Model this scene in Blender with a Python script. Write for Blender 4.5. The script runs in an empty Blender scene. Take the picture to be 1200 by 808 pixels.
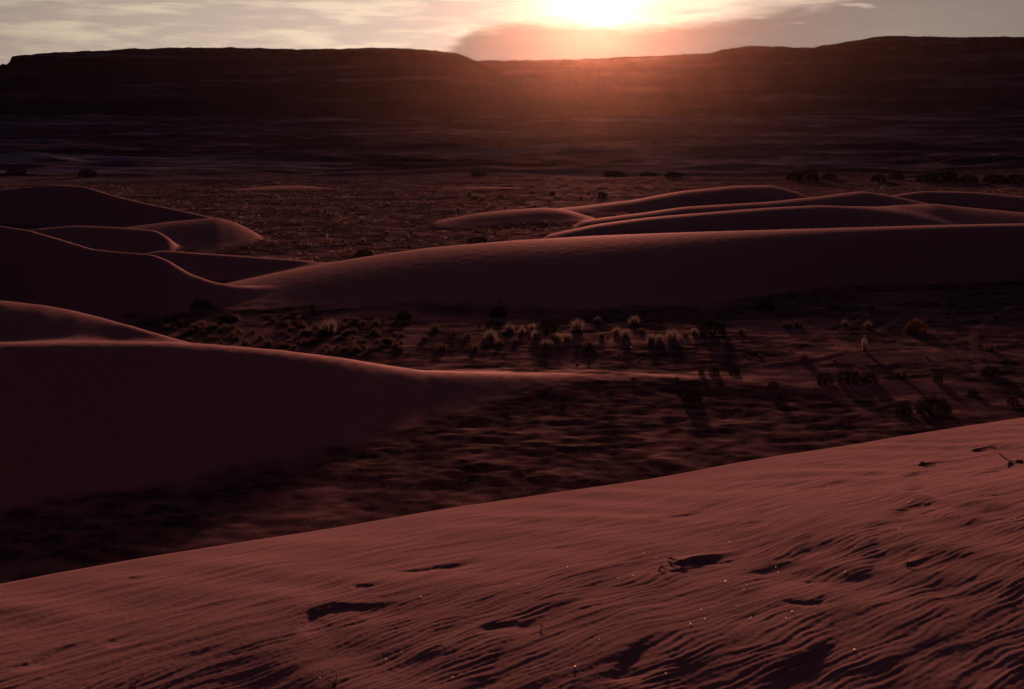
import bpy, math, random
import numpy as np
from mathutils import Vector, Quaternion

R = math.radians
scene = bpy.context.scene
COL = scene.collection

# ------------------------------------------------------------------ camera
CAM_Z = 15.0                         # eye height above the valley floor
F = 50.0 / 36.0 * 1200.0             # focal length in photograph pixels
HORIZON_V = 150.0
PITCH = math.atan((404.0 - HORIZON_V) / F)
cam = bpy.data.cameras.new('camera')
cam.lens = 50.0
cam.sensor_width = 36.0
cam.clip_start = 0.05
cam.clip_end = 30000.0
camo = bpy.data.objects.new('camera', cam)
COL.objects.link(camo)
camo.location = (0, 0, CAM_Z)
camo.rotation_euler = (math.pi / 2 - PITCH, 0, 0)
scene.camera = camo


def ray(u, v):
    """azimuth and tan(elevation) of a photograph pixel"""
    cx, cy = (u - 600.0) / F, (404.0 - v) / F
    dx = cx
    dy = math.cos(PITCH) + cy * math.sin(PITCH)
    dz = -math.sin(PITCH) + cy * math.cos(PITCH)
    return math.atan2(dx, dy), dz / math.hypot(dx, dy)


SUN_AZ, _t = ray(694, 1)
SUN_EL = math.atan(_t)

# ------------------------------------------------------------------ light
EXPOSURE = 0.0
SKY_STRENGTH = 0.05
SUN_STRENGTH = 5.0
scene.view_settings.view_transform = 'Standard'
scene.view_settings.look = 'None'
scene.view_settings.gamma = 1.0
scene.view_settings.use_curve_mapping = False
scene.view_settings.exposure = EXPOSURE

sd = Vector((math.sin(SUN_AZ) * math.cos(SUN_EL), math.cos(SUN_AZ) * math.cos(SUN_EL), math.sin(SUN_EL)))
sl = bpy.data.lights.new('sun', 'SUN')
sl.energy = SUN_STRENGTH
sl.angle = R(2.0)
sl.color = (1.0, 0.56, 0.42)
so = bpy.data.objects.new('sun', sl)
COL.objects.link(so)
so.rotation_euler = (-sd).to_track_quat('-Z', 'Y').to_euler()
so.location = (0, 0, 400)


class NT:
    """small helper to write node trees"""
    def __init__(self, tree):
        self.t = tree

    def n(self, kind, **kw):
        nd = self.t.nodes.new('ShaderNode' + kind)
        for k, v in kw.items():
            setattr(nd, k, v)
        return nd

    def set(self, sock, val):
        if isinstance(val, bpy.types.NodeSocket):
            self.t.links.new(val, sock)
        elif val is not None:
            sock.default_value = val

    def math(self, op, a, b=None, c=None, clamp=False):
        nd = self.n('Math', operation=op, use_clamp=clamp)
        self.set(nd.inputs[0], a)
        self.set(nd.inputs[1], b)
        self.set(nd.inputs[2], c)
        return nd.outputs[0]

    def vmath(self, op, a, b=None, scale=None):
        nd = self.n('VectorMath', operation=op)
        self.set(nd.inputs[0], a)
        self.set(nd.inputs[1], b)
        if scale is not None:
            self.set(nd.inputs['Scale'], scale)
        return nd.outputs['Value'] if op in ('DOT_PRODUCT', 'LENGTH') else nd.outputs[0]

    def mix(self, fac, a, b):
        nd = self.n('Mix', data_type='RGBA')
        self.set(nd.inputs[0], fac)
        self.set(nd.inputs[6], a)
        self.set(nd.inputs[7], b)
        return nd.outputs[2]

    def noise(self, vec, scale, detail=4.0, rough=0.5, dist=0.0):
        nd = self.n('TexNoise')
        self.set(nd.inputs['Vector'], vec)
        nd.inputs['Scale'].default_value = scale
        nd.inputs['Detail'].default_value = detail
        nd.inputs['Roughness'].default_value = rough
        nd.inputs['Distortion'].default_value = dist
        return nd.outputs[0]

    def smooth(self, x, lo, hi, a=0.0, b=1.0):
        nd = self.n('MapRange', interpolation_type='SMOOTHSTEP')
        self.set(nd.inputs[0], x)
        for i, q in enumerate((lo, hi, a, b)):
            self.set(nd.inputs[1 + i], q)
        return nd.outputs[0]

    def ramp(self, x, stops, interp='LINEAR'):
        nd = self.n('ValToRGB')
        self.set(nd.inputs[0], x)
        cr = nd.color_ramp
        cr.interpolation = interp
        while len(cr.elements) < len(stops):
            cr.elements.new(0.5)
        for e, (p, c) in zip(cr.elements, stops):
            e.position = p
            e.color = c if len(c) == 4 else (*c, 1)
        return nd.outputs[0]


# ------------------------------------------------------------------ sky
world = bpy.data.worlds.new('World')
scene.world = world
world.use_nodes = True
wt = world.node_tree
wt.nodes.clear()
W = NT(wt)
sky = W.n('TexSky', sky_type='NISHITA', sun_disc=False, sun_elevation=SUN_EL, sun_rotation=SUN_AZ,
          altitude=1500.0, air_density=1.0, dust_density=1.2, ozone_density=1.0)
tc = W.n('TexCoord').outputs['Generated']
sep = W.n('SeparateXYZ')
wt.links.new(tc, sep.inputs[0])
dx_, dy_, dz_ = sep.outputs
el = W.math('MULTIPLY', W.math('ARCSINE', dz_), 180 / math.pi)                 # degrees
az = W.math('MULTIPLY', W.math('ARCTAN2', dx_, dy_), 180 / math.pi)
cosang = W.vmath('DOT_PRODUCT', tc, tuple(sd))
ang = W.math('MULTIPLY', W.math('ARCCOSINE', W.math('MINIMUM', cosang, 0.9999999)), 180 / math.pi)
lum = W.n('RGBToBW')
wt.links.new(sky.outputs[0], lum.inputs[0])
lum0 = lum.outputs[0]
lum = W.math('DIVIDE', W.math('MULTIPLY', lum0, 2.35), W.math('ADD', 1.0, W.math('DIVIDE', lum0, 8.0)))   # thick cloud evens out the glare
# streaky high cloud: a thin sheet far above, so it compresses towards the horizon
inv = W.math('DIVIDE', 1.0, W.math('ADD', W.math('MAXIMUM', dz_, 0.0), 0.045))
cp = W.n('CombineXYZ')
wt.links.new(W.math('MULTIPLY', dx_, inv), cp.inputs[0])
wt.links.new(W.math('MULTIPLY', dy_, inv), cp.inputs[1])
sheet = cp.outputs[0]
cs = W.n('CombineXYZ')
wt.links.new(W.math('MULTIPLY', az, 0.24), cs.inputs[0])
wt.links.new(W.math('MULTIPLY', el, 1.7), cs.inputs[1])
streak = cs.outputs[0]
n1 = W.noise(streak, 0.9, 5.0, 0.46, 0.4)
n2 = W.noise(streak, 2.3, 4.0, 0.5, 0.3)
n3 = W.noise(sheet, 0.55, 5.0, 0.55, 0.3)
low = W.smooth(el, 7.0, 14.0, 1.0, 0.0)
nn = W.math('ADD', W.math('MULTIPLY', W.math('ADD', W.math('MULTIPLY', n1, 0.65), W.math('MULTIPLY', n2, 0.35)), low),
            W.math('MULTIPLY', n3, W.math('SUBTRACT', 1.0, low)))
thin = W.smooth(nn, 0.36, 0.56)
# low bank of cloud lying on the skyline
edge = W.ramp(W.math('DIVIDE', W.math('ADD', az, 24.0), 48.0, clamp=True),
              [(0.0, (0.08,) * 3), (0.16, (0.10,) * 3), (0.30, (0.34,) * 3), (0.44, (0.43,) * 3), (0.475, (0.575,) * 3),
               (0.52, (0.60,) * 3), (0.60, (0.58,) * 3), (0.66, (0.60,) * 3), (0.74, (0.68,) * 3), (0.80, (0.76,) * 3),
               (0.90, (0.84,) * 3), (1.0, (0.86,) * 3)], 'EASE')
edge = W.math('MULTIPLY', edge, 7.0)
rag = W.math('MULTIPLY', W.math('SUBTRACT', W.noise(streak, 1.6, 5.0, 0.6, 0.4), 0.5), 0.9)
over = W.math('SUBTRACT', W.math('ADD', edge, rag), el)                         # >0 inside the bank
bank = W.smooth(over, -0.25, 0.45)
gap = W.smooth(W.noise(streak, 0.8, 3.0, 0.5), 0.60, 0.68)
bank = W.math('MULTIPLY', bank, W.math('SUBTRACT', 1.0, W.math('MULTIPLY', gap, W.smooth(over, 1.6, 0.3))))
# veil of high cloud: whitens the sky and is lit by the same sky light
veil = W.vmath('SCALE', (1.0, 0.81, 0.61), scale=W.math('MULTIPLY', lum, 1.36))
base = W.mix(0.93, sky.outputs[0], veil)
mauve = W.vmath('SCALE', (0.88, 0.67, 0.62), scale=W.math('MULTIPLY', lum, 0.82))
c1 = W.mix(W.math('MULTIPLY', thin, 0.62), base, mauve)
bankc = W.vmath('SCALE', (0.70, 0.58, 0.51), scale=W.math('MULTIPLY', lum, W.smooth(ang, 4.0, 15.0, 0.36, 0.62)))
c2 = W.mix(W.math('MULTIPLY', bank, 0.92), c1, bankc)
# the sun's own aureole, seen through the cloud
g1 = W.math('POWER', 2.71828, W.math('MULTIPLY', ang, -1.0))
g2 = W.math('POWER', 2.71828, W.math('MULTIPLY', ang, -0.42))
au = W.vmath('ADD', W.vmath('SCALE', (46.0, 39.0, 29.0), scale=g1), W.vmath('SCALE', (5.0, 3.6, 1.6), scale=g2))
au = W.vmath('SCALE', au, scale=W.math('SUBTRACT', 1.0, W.math('MULTIPLY', bank, 0.80)))
sky_dim = W.math('ADD', 0.085, W.math('DIVIDE', 1.0, W.math('ADD', 1.0, W.math('POWER', W.math('DIVIDE', ang, 36.0), 2.5))))
c2 = W.mix(W.smooth(ang, 20.0, 60.0, 0.0, 0.9), c2, W.vmath('SCALE', (0.66, 0.70, 2.10), scale=W.math('MULTIPLY', lum, 0.6)))  # blue tint added to the unseen sky to colour the shadows
c2 = W.vmath('SCALE', c2, scale=sky_dim)               # dimmed away from the sun, so the unseen sky keeps shadows dark
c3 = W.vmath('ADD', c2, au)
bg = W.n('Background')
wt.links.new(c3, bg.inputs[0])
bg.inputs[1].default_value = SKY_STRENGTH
wo = W.n('OutputWorld')
wt.links.new(bg.outputs[0], wo.inputs[0])

# ------------------------------------------------------------------ numpy noise
_rng = np.random.default_rng(7)
_perm = _rng.permutation(512)
_perm = np.concatenate([_perm, _perm, _perm])
_ga = _rng.uniform(0, 2 * np.pi, 512)
_gx, _gy = np.cos(_ga), np.sin(_ga)


def perlin(x, y):
    xi = np.floor(x).astype(np.int64)
    yi = np.floor(y).astype(np.int64)
    xf, yf = x - xi, y - yi
    u = xf * xf * xf * (xf * (xf * 6 - 15) + 10)
    v = yf * yf * yf * (yf * (yf * 6 - 15) + 10)

    def g(ix, iy, fx, fy):
        h = _perm[_perm[ix & 511] + (iy & 511)]
        return _gx[h] * fx + _gy[h] * fy
    a = g(xi, yi, xf, yf)
    b = g(xi + 1, yi, xf - 1, yf)
    c = g(xi, yi + 1, xf, yf - 1)
    d = g(xi + 1, yi + 1, xf - 1, yf - 1)
    return (a + (b - a) * u + ((c + (d - c) * u) - (a + (b - a) * u)) * v) * 1.5


def fbm(x, y, octv=4, gain=0.5):
    s = np.zeros_like(x)
    a = 1.0
    for i in range(octv):
        s += a * perlin(x + 17.3 * i, y - 9.1 * i)
        x, y, a = x * 2.03, y * 2.03, a * gain
    return s


def sstep(x, lo, hi):
    t = np.clip((x - lo) / (hi - lo), 0, 1)
    return t * t * (3 - 2 * t)


# ------------------------------------------------------------------ mesh helpers
def mesh_np(name, verts, quads, mat=None, smooth=True, attrs=None, tris=None):
    me = bpy.data.meshes.new(name)
    nv = len(verts)
    me.vertices.add(nv)
    me.vertices.foreach_set('co', np.asarray(verts, np.float32).ravel())
    polys = []
    starts, idx, off = [], [], 0
    if quads is not None and len(quads):
        q = np.asarray(quads, np.int32)
        idx.append(q.ravel())
        starts.append(off + 4 * np.arange(len(q)))
        off += q.size
    if tris is not None and len(tris):
        q = np.asarray(tris, np.int32)
        idx.append(q.ravel())
        starts.append(off + 3 * np.arange(len(q)))
        off += q.size
    idx = np.concatenate(idx)
    starts = np.concatenate(starts)
    me.loops.add(len(idx))
    me.loops.foreach_set('vertex_index', idx.astype(np.int32))
    me.polygons.add(len(starts))
    me.polygons.foreach_set('loop_start', starts.astype(np.int32))
    me.update(calc_edges=True)
    if smooth:
        me.polygons.foreach_set('use_smooth', np.ones(len(starts), bool))
    for k, a in (attrs or {}).items():
        at = me.attributes.new(k, 'FLOAT', 'POINT')
        at.data.foreach_set('value', np.asarray(a, np.float32))
    if mat:
        me.materials.append(mat)
    return me


def link(name, me, parent=None, label=None, category=None, group=None, kind=None):
    o = bpy.data.objects.new(name, me)
    COL.objects.link(o)
    o.parent = parent
    tag(o, label, category, group, kind)
    return o


def tag(o, label=None, category=None, group=None, kind=None):
    for k, v in (('label', label), ('category', category), ('group', group), ('kind', kind)):
        if v:
            o[k] = v
    return o


def grid_quads(nr, na, wrap=False):
    i = np.arange(nr - 1)[:, None] * na
    j = np.arange(na - (0 if wrap else 1))[None, :]
    jn = (j + 1) % na
    return np.stack([i + j, i + jn, i + na + jn, i + na + j], -1).reshape(-1, 4)


def submesh(verts, quads, sel, attrs=None):
    q = quads[sel]
    used = np.unique(q)
    rm = np.full(len(verts), -1, np.int64)
    rm[used] = np.arange(len(used))
    return verts[used], rm[q], {k: a[used] for k, a in (attrs or {}).items()}


# ------------------------------------------------------------------ materials
def mat_new(name):
    m = bpy.data.materials.new(name)
    m.use_nodes = True
    m.node_tree.nodes.clear()
    t = NT(m.node_tree)
    out = t.n('OutputMaterial')
    return m, t, out


def bump(t, h, strength, dist, normal=None):
    b = t.n('Bump')
    t.set(b.inputs['Height'], h)
    b.inputs['Strength'].default_value = strength
    b.inputs['Distance'].default_value = dist
    if normal is not None:
        t.set(b.inputs['Normal'], normal)
    return b.outputs[0]


SAND = (0.43, 0.190, 0.175)


def sand_color(t, pos, k=1.0):
    a = t.noise(pos, 0.08, 3.0)
    b = t.noise(pos, 1.3, 4.0)
    c = t.noise(pos, 45.0, 2.0)
    col = t.mix(a, tuple(x * 0.84 * k for x in SAND) + (1,), tuple(x * 1.08 * k for x in SAND) + (1,))
    col = t.mix(t.smooth(b, 0.45, 0.75, 0.0, 0.35), col, (0.33 * k, 0.140 * k, 0.13 * k, 1))
    return t.mix(t.smooth(c, 0.55, 0.8, 0.0, 0.4), col, (0.26 * k, 0.11 * k, 0.10 * k, 1))


def make_sand(name, fine):
    m, t, out = mat_new(name)
    pos = t.n('NewGeometry').outputs['Position']
    d = t.n('BsdfPrincipled')
    d.inputs['Roughness'].default_value = 0.8
    d.inputs['Specular IOR Level'].default_value = 0.0
    d.inputs['Specular Tint'].default_value = (1.0, 0.55, 0.5, 1)
    t.set(d.inputs['Base Color'], sand_color(t, pos))
    if fine:
        h = t.noise(pos, 90.0, 5.0, 0.75)
        nrm = bump(t, h, 0.8, 0.006)
    else:
        wv = t.n('TexWave', wave_type='BANDS', bands_direction='X', wave_profile='SIN')
        mp = t.n('Mapping')
        t.set(mp.inputs['Vector'], pos)
        mp.inputs['Rotation'].default_value = (0, 0, R(14))
        t.set(wv.inputs['Vector'], mp.outputs[0])
        wv.inputs['Scale'].default_value = 0.55
        wv.inputs['Distortion'].default_value = 2.5
        wv.inputs['Detail'].default_value = 2.0
        wv.inputs['Detail Scale'].default_value = 0.6
        nrm = bump(t, wv.outputs[1], 0.35, 0.02)
        nrm = bump(t, t.noise(pos, 3.0, 4.0, 0.6), 0.5, 0.05, nrm)
    t.set(d.inputs['Normal'], nrm)
    m.node_tree.links.new(d.outputs[0], out.inputs[0])
    return m


M_FORE = make_sand('foreground_sand', True)


def make_ground():
    m, t, out = mat_new('valley_floor')
    pos = t.n('NewGeometry').outputs['Position']
    veg = t.n('Attribute', attribute_name='veg').outputs['Fac']
    trk = t.n('Attribute', attribute_name='track').outputs['Fac']
    far = t.n('Attribute', attribute_name='far').outputs['Fac']
    sandy = t.n('Attribute', attribute_name='sandy').outputs['Fac']
    sand = sand_color(t, pos, 1.0)
    n = t.noise(pos, 0.9, 6.0, 0.65)
    litter = t.mix(t.smooth(n, 0.40, 0.60), (0.070, 0.041, 0.038, 1), (0.27, 0.135, 0.120, 1))
    fl = t.math('MULTIPLY', veg, t.math('SUBTRACT', 1.0, t.math('MULTIPLY', trk, 0.8)))
    col = t.mix(fl, sand, litter)
    # far flats and badlands: pale and dark beds
    st = t.n('Mapping')
    t.set(st.inputs['Vector'], pos)
    st.inputs['Scale'].default_value = (0.006, 0.010, 0.05)
    n2 = t.noise(st.outputs[0], 1.0, 7.0, 0.62, 0.8)
    bad = t.ramp(n2, [(0.30, (0.070, 0.045, 0.052)), (0.46, (0.14, 0.090, 0.105)), (0.54, (0.26, 0.19, 0.21)),
                      (0.62, (0.52, 0.43, 0.47)), (0.72, (0.20, 0.14, 0.15))])
    n3 = t.noise(pos, 0.12, 5.0, 0.7)
    bad = t.mix(t.smooth(n3, 0.5, 0.68, 0.0, 0.75), bad, (0.045, 0.032, 0.028, 1))
    col = t.mix(far, col, bad)
    # wind ripples on open sand, clods and roots elsewhere
    wv = t.n('TexWave', wave_type='BANDS', bands_direction='X', wave_profile='SIN')
    mp = t.n('Mapping')
    t.set(mp.inputs['Vector'], pos)
    mp.inputs['Rotation'].default_value = (0, 0, R(14))
    t.set(wv.inputs['Vector'], mp.outputs[0])
    wv.inputs['Scale'].default_value = 0.45
    wv.inputs['Distortion'].default_value = 1.6
    wv.inputs['Detail'].default_value = 3.0
    wv.inputs['Detail Scale'].default_value = 0.6
    h = t.math('ADD', t.math('MULTIPLY', t.math('MULTIPLY', wv.outputs[1], sandy), 0.018),
               t.math('MULTIPLY', t.noise(pos, 2.5, 6.0, 0.7), t.math('SUBTRACT', 0.085, t.math('MULTIPLY', sandy, 0.055))))
    d = t.n('BsdfDiffuse')
    t.set(d.inputs['Color'], col)
    t.set(d.inputs['Roughness'], t.math('MULTIPLY', t.math('SUBTRACT', 1.0, sandy), 0.75))
    t.set(d.inputs['Normal'], bump(t, h, 0.8, 1.0))
    # grazing sheen of clean sand grains
    g = t.n('BsdfGlossy')
    g.inputs['Roughness'].default_value = 0.75
    g.inputs['Color'].default_value = (1.0, 0.50, 0.46, 1)
    fr = t.n('LayerWeight')
    fr.inputs['Blend'].default_value = 0.5
    k = t.math('MULTIPLY', t.math('MULTIPLY', t.math('POWER', fr.outputs['Facing'], 6.0), sandy), SHEEN)
    mx = t.n('MixShader')
    t.set(mx.inputs[0], k)
    m.node_tree.links.new(d.outputs[0], mx.inputs[1])
    m.node_tree.links.new(g.outputs[0], mx.inputs[2])
    m.node_tree.links.new(mx.outputs[0], out.inputs[0])
    return m


SHEEN = 0.13
M_GROUND = make_ground()


def make_rock():
    m, t, out = mat_new('mesa_rock')
    pos = t.n('NewGeometry').outputs['Position']
    mp = t.n('Mapping')
    t.set(mp.inputs['Vector'], pos)
    mp.inputs['Scale'].default_value = (0.0025, 0.0025, 0.055)
    n = t.noise(mp.outputs[0], 1.0, 6.0, 0.6, 0.4)
    col = t.ramp(n, [(0.28, (0.050, 0.040, 0.046)), (0.44, (0.10, 0.075, 0.085)), (0.55, (0.14, 0.105, 0.115)),
                     (0.64, (0.32, 0.25, 0.27)), (0.75, (0.06, 0.036, 0.033))])
    n3 = t.noise(pos, 0.03, 6.0, 0.7)
    col = t.mix(t.smooth(n3, 0.48, 0.66, 0.0, 0.6), col, (0.05, 0.034, 0.028, 1))
    d = t.n('BsdfDiffuse')
    d.inputs['Roughness'].default_value = 0.8
    t.set(d.inputs['Color'], col)
    t.set(d.inputs['Normal'], bump(t, t.noise(pos, 0.05, 7.0, 0.6), 0.6, 3.0))
    m.node_tree.links.new(d.outputs[0], out.inputs[0])
    return m


M_ROCK = make_rock()


def make_leaf(name, c1, c2, trans):
    m, t, out = mat_new(name)
    oi = t.n('ObjectInfo').outputs['Random']
    pos = t.n('TexCoord').outputs['Object']
    n = t.noise(pos, 9.0, 2.0)
    col = t.mix(t.smooth(n, 0.35, 0.65), (*c1, 1), (*c2, 1))
    col = t.mix(t.math('MULTIPLY', oi, 0.45), col, tuple(x * 0.55 for x in c1) + (1,))
    d = t.n('BsdfDiffuse')
    t.set(d.inputs['Color'], col)
    tr = t.n('BsdfTranslucent')
    t.set(tr.inputs['Color'], col)
    mx = t.n('MixShader')
    mx.inputs[0].default_value = trans
    m.node_tree.links.new(d.outputs[0], mx.inputs[1])
    m.node_tree.links.new(tr.outputs[0], mx.inputs[2])
    m.node_tree.links.new(mx.outputs[0], out.inputs[0])
    return m


M_STRAW = make_leaf('dry_grass', (0.20, 0.122, 0.105), (0.28, 0.175, 0.150), 0.45)
M_RUST = make_leaf('brown_grass', (0.10, 0.050, 0.040), (0.15, 0.078, 0.062), 0.4)
M_SAGE = make_leaf('sage_leaf', (0.030, 0.027, 0.022), (0.055, 0.048, 0.036), 0.12)
M_GOLD = make_leaf('golden_leaf', (0.07, 0.034, 0.018), (0.14, 0.060, 0.026), 0.4)
M_COVER = make_leaf('ground_litter', (0.085, 0.042, 0.034), (0.14, 0.070, 0.055), 0.4)
M_WOOD = make_leaf('grey_wood', (0.075, 0.052, 0.042), (0.12, 0.085, 0.065), 0.0)
M_FLECK = make_leaf('dry_seed_husk', (0.90, 0.86, 0.66), (0.92, 0.90, 0.75), 0.8)

# ------------------------------------------------------------------ dunes of the valley
# each: crest points (photo u, v, distance), front slope(s), front rounding, back slope, back rounding, label
DUNES = [
    dict(pts=[(190, 354, 124), (265, 338, 130), (330, 322.5, 136), (420, 305.5, 142), (500, 293.5, 147), (600, 284.5, 150),
              (700, 278.5, 152), (800, 274.5, 154), (900, 271.5, 156), (1000, 268.5, 158), (1100, 265.5, 160),
              (1170, 264, 162), (1300, 262, 165), (1500, 272, 170), (1640, 300, 172)],
         sf=[(0, .14), (700, .145), (850, .19), (1000, .30), (1200, .38)], wf=[(0, 13), (600, 17), (800, 17), (1000, 9), (1200, 6)],
         sb=.22, wb=14, label='long low sand dune with a rippled sunlit rim crossing the middle of the valley'),
    dict(pts=[(640, 277, 182), (700, 264, 190), (760, 256, 195), (830, 250, 198), (900, 244.5, 200), (960, 241.5, 202),
              (1010, 243.5, 204), (1060, 250, 200), (1110, 262, 192), (1145, 276, 185)],
         sf=.26, wf=9, sb=.25, wb=14, label='smooth sand dune just behind the long rippled dune, its crest curving down at one end'),
    dict(pts=[(960, 252, 205), (1010, 244.5, 208), (1050, 241.5, 211), (1095, 239.5, 214), (1125, 243, 214), (1200, 250, 212),
              (1300, 257, 212), (1420, 275, 212)],
         sf=.10, wf=10, sb=.25, wb=12, label='pale flat-topped dune shoulder beside the curved dune crest'),
    dict(pts=[(680, 260, 212), (760, 249.5, 220), (800, 243.5, 225), (900, 237.5, 230), (960, 231, 232), (1010, 224.5, 235),
              (1040, 229, 233), (1095, 241, 225), (1115, 252, 220)],
         sf=.22, wf=10, sb=.25, wb=14, label='sand dune rising to a pointed summit between two smoother dunes'),
    dict(pts=[(630, 249, 252), (690, 241.5, 262), (740, 235.5, 270), (800, 224.5, 280), (860, 218.5, 285), (905, 217.5, 288),
              (935, 226, 282), (965, 238, 272)],
         sf=.20, wf=15, sb=.25, wb=18, label='highest far sand dune with a broad rounded back and a dark end slope'),
    dict(pts=[(510, 261, 222), (560, 250.5, 232), (600, 246.5, 238), (640, 244, 243), (665, 247, 240), (685, 253, 235), (706, 261, 228)],
         sf=.14, wf=11, sb=.2, wb=10, label='small low sand dune at the foot of the highest far dune'),
    dict(pts=[(1010, 235, 300), (1080, 224.5, 300), (1140, 225.5, 295), (1200, 231, 285), (1290, 243, 275)],
         sf=.3, wf=7, sb=.25, wb=14, label='far dark dune with a thin bright crest next to the brush line'),
    dict(pts=[(-420, 300, 150), (-250, 262, 148), (-120, 256, 143), (0, 265, 135), (35, 270.5, 133), (70, 280.5, 131), (110, 293, 129),
              (150, 296.5, 128), (180, 299, 127), (198, 306, 126), (222, 321, 125), (250, 331, 125), (285, 337, 127), (330, 346, 128), (380, 359, 127)],
         sf=.34, wf=1.4, sb=.45, wb=2.0, label='big dark dune with a thin lit crest stepping down to the saddle'),
    dict(pts=[(-330, 380, 92), (-150, 348, 90), (0, 353, 88), (50, 358.5, 87), (90, 366, 86), (110, 371, 85.5), (130, 376.5, 85),
              (160, 385, 84), (200, 397, 83), (250, 413, 83)],
         sf=.22, wf=[(0, 4.5), (90, 3.5), (115, 1.2), (150, .6)], sb=.30, wb=1.5, label='dune top catching sunlight just in front of the big dark dune'),
    dict(pts=[(-420, 440, 68), (-200, 402, 71), (0, 404, 74), (100, 402.5, 75), (200, 403.5, 76), (250, 406.5, 77), (330, 413.5, 78),
              (400, 422.5, 79), (450, 431, 80), (500, 438.5, 81), (600, 441.5, 82.5), (700, 443.5, 84), (800, 445.5, 84.5), (870, 449.5, 84), (960, 462, 83)],
         sf=[(0, .33), (250, .30), (420, .2), (520, .15), (700, .16)], wf=[(0, 1.6), (300, 1.8), (450, 2.0), (550, 1.7), (700, 1.2)],
         sb=.25, wb=2.5, apron=.42, label='dark-faced dune tapering into a long thin sunlit tongue of sand'),
    dict(pts=[(-150, 235, 262), (0, 223, 255), (60, 217, 250), (100, 219, 245), (130, 228.5, 240), (170, 238.5, 236), (215, 247.5, 233), (252, 256, 230)],
         sf=.26, wf=2.2, sb=.35, wb=1.5, label='far dark dune sloping down to the grass flat below the mesa'),
    dict(pts=[(140, 268, 196), (200, 260, 202), (255, 255.5, 205), (275, 260.5, 203), (297, 271.5, 198), (312, 282, 194)],
         sf=.12, wf=7, sb=.3, wb=3, label='pale little dune ending in a bright curved lip beside the grass'),
    dict(pts=[(-20, 284, 183), (40, 268.5, 188), (90, 264.5, 190), (150, 267.5, 188), (185, 270.5, 186), (200, 281, 180)],
         sf=.20, wf=3.0, sb=.3, wb=1.5, label='small dune with an arched lit crest behind the big dark dune'),
    dict(pts=[(165, 298, 150), (190, 294, 152), (250, 298.5, 151), (330, 304, 150), (358, 306, 149), (395, 314, 146)],
         sf=.22, wf=1.8, sb=.2, wb=2, label='low narrow dune ridge with a straight lit crest out on the grass flat'),
    dict(pts=[(270, 223, 350), (320, 218.2, 360), (350, 217.6, 362), (395, 222, 352)], sf=.08, wf=12, sb=.2, wb=4,
         label='faint pale sand swell on the far grass flat below the long mesa'),
    dict(pts=[(470, 225, 345), (560, 219.5, 355), (600, 220.5, 353), (655, 226, 345)], sf=.08, wf=12, sb=.2, wb=4,
         label='faint pale sand swell on the far grass flat straight below the skyline notch'),
    dict(pts=[(730, 412, 99), (775, 404, 101), (815, 402.5, 102), (850, 404, 102), (905, 412, 100)], sf=.14, wf=1.5, sb=.12, wb=2,
         label='small dark sandy hummock topped with grass tufts'),
]
AZ_F = np.linspace(R(-60), R(60), 4801)


def gsm(a, n):
    k = np.exp(-0.5 * (np.arange(-3 * n, 3 * n + 1) / n) ** 2)
    k /= k.sum()
    return np.convolve(np.pad(a, 3 * n, 'edge'), k, 'valid')


for D in DUNES:
    azs, rs, zs = [], [], []
    for (u, v, r) in D['pts']:
        a, te = ray(u, v)
        azs.append(a)
        rs.append(r)
        zs.append(CAM_Z + r * te)
    e0, e1 = azs[0] - R(1.2), azs[-1] + R(1.2)
    A = [e0] + azs + [e1]
    D['R'] = gsm(np.interp(AZ_F, azs, rs), 10)
    D['Z'] = gsm(np.interp(AZ_F, A, [zs[0] - 4] + zs + [zs[-1] - 4]), 6)
    D['Z'][(AZ_F < e0) | (AZ_F > e1)] -= 30
    for key in ('sf', 'wf'):
        q = D[key]
        if isinstance(q, list):
            D[key + 'A'] = gsm(np.interp(AZ_F, [ray(u, 400)[0] for u, _ in q], [s for _, s in q]), 30)
        else:
            D[key + 'A'] = np.full_like(AZ_F, q)


def hyper(s, slope, w):
    return slope * (np.sqrt(s * s + w * w) - w)


def dune_h(D, a, r):
    rc = np.interp(a, AZ_F, D['R'])
    zc = np.interp(a, AZ_F, D['Z'], -40, -40)
    sf = np.interp(a, AZ_F, D['sfA'])
    wf = np.interp(a, AZ_F, D['wfA'])
    s = rc - r
    return np.where(s > 0, zc - hyper(s, sf, wf), zc - hyper(s, D['sb'], D['wb']))


TRACKS_PX = [[(890, 391), (930, 389), (965, 387), (1000, 370), (1030, 360), (1060, 354)],
             [(940, 405), (968, 388), (985, 408), (1002, 424), (1016, 438)],
             [(985, 388), (1010, 374), (1035, 362)], [(1028, 391), (1050, 377), (1068, 366)],
             [(1144, 388), (1142, 400), (1143, 418), (1151, 438)], [(1148, 388), (1165, 372), (1190, 358)],
             [(900, 428), (950, 423), (992, 415), (1040, 411), (1085, 410)], [(1080, 393), (1140, 391), (1200, 386)],
             [(614, 409), (616, 420), (611, 436)], [(668, 409), (664, 424), (666, 436)], [(960, 455), (990, 468), (1030, 492)],
             [(1060, 468), (1010, 480), (960, 496)]]


def seg_dist(x, y, pts):
    d = np.full(x.shape, 1e9)
    for (ax, ay), (bx, by) in zip(pts[:-1], pts[1:]):
        vx, vy = bx - ax, by - ay
        t = np.clip(((x - ax) * vx + (y - ay) * vy) / (vx * vx + vy * vy), 0, 1)
        d = np.minimum(d, np.hypot(x - ax - t * vx, y - ay - t * vy))
    return d


def on_flat(u, v):
    a, te = ray(u, v)
    r = -CAM_Z / te
    return (r * math.sin(a), r * math.cos(a))


TRACKS = [[on_flat(*p) for p in t] for t in TRACKS_PX]


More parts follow.
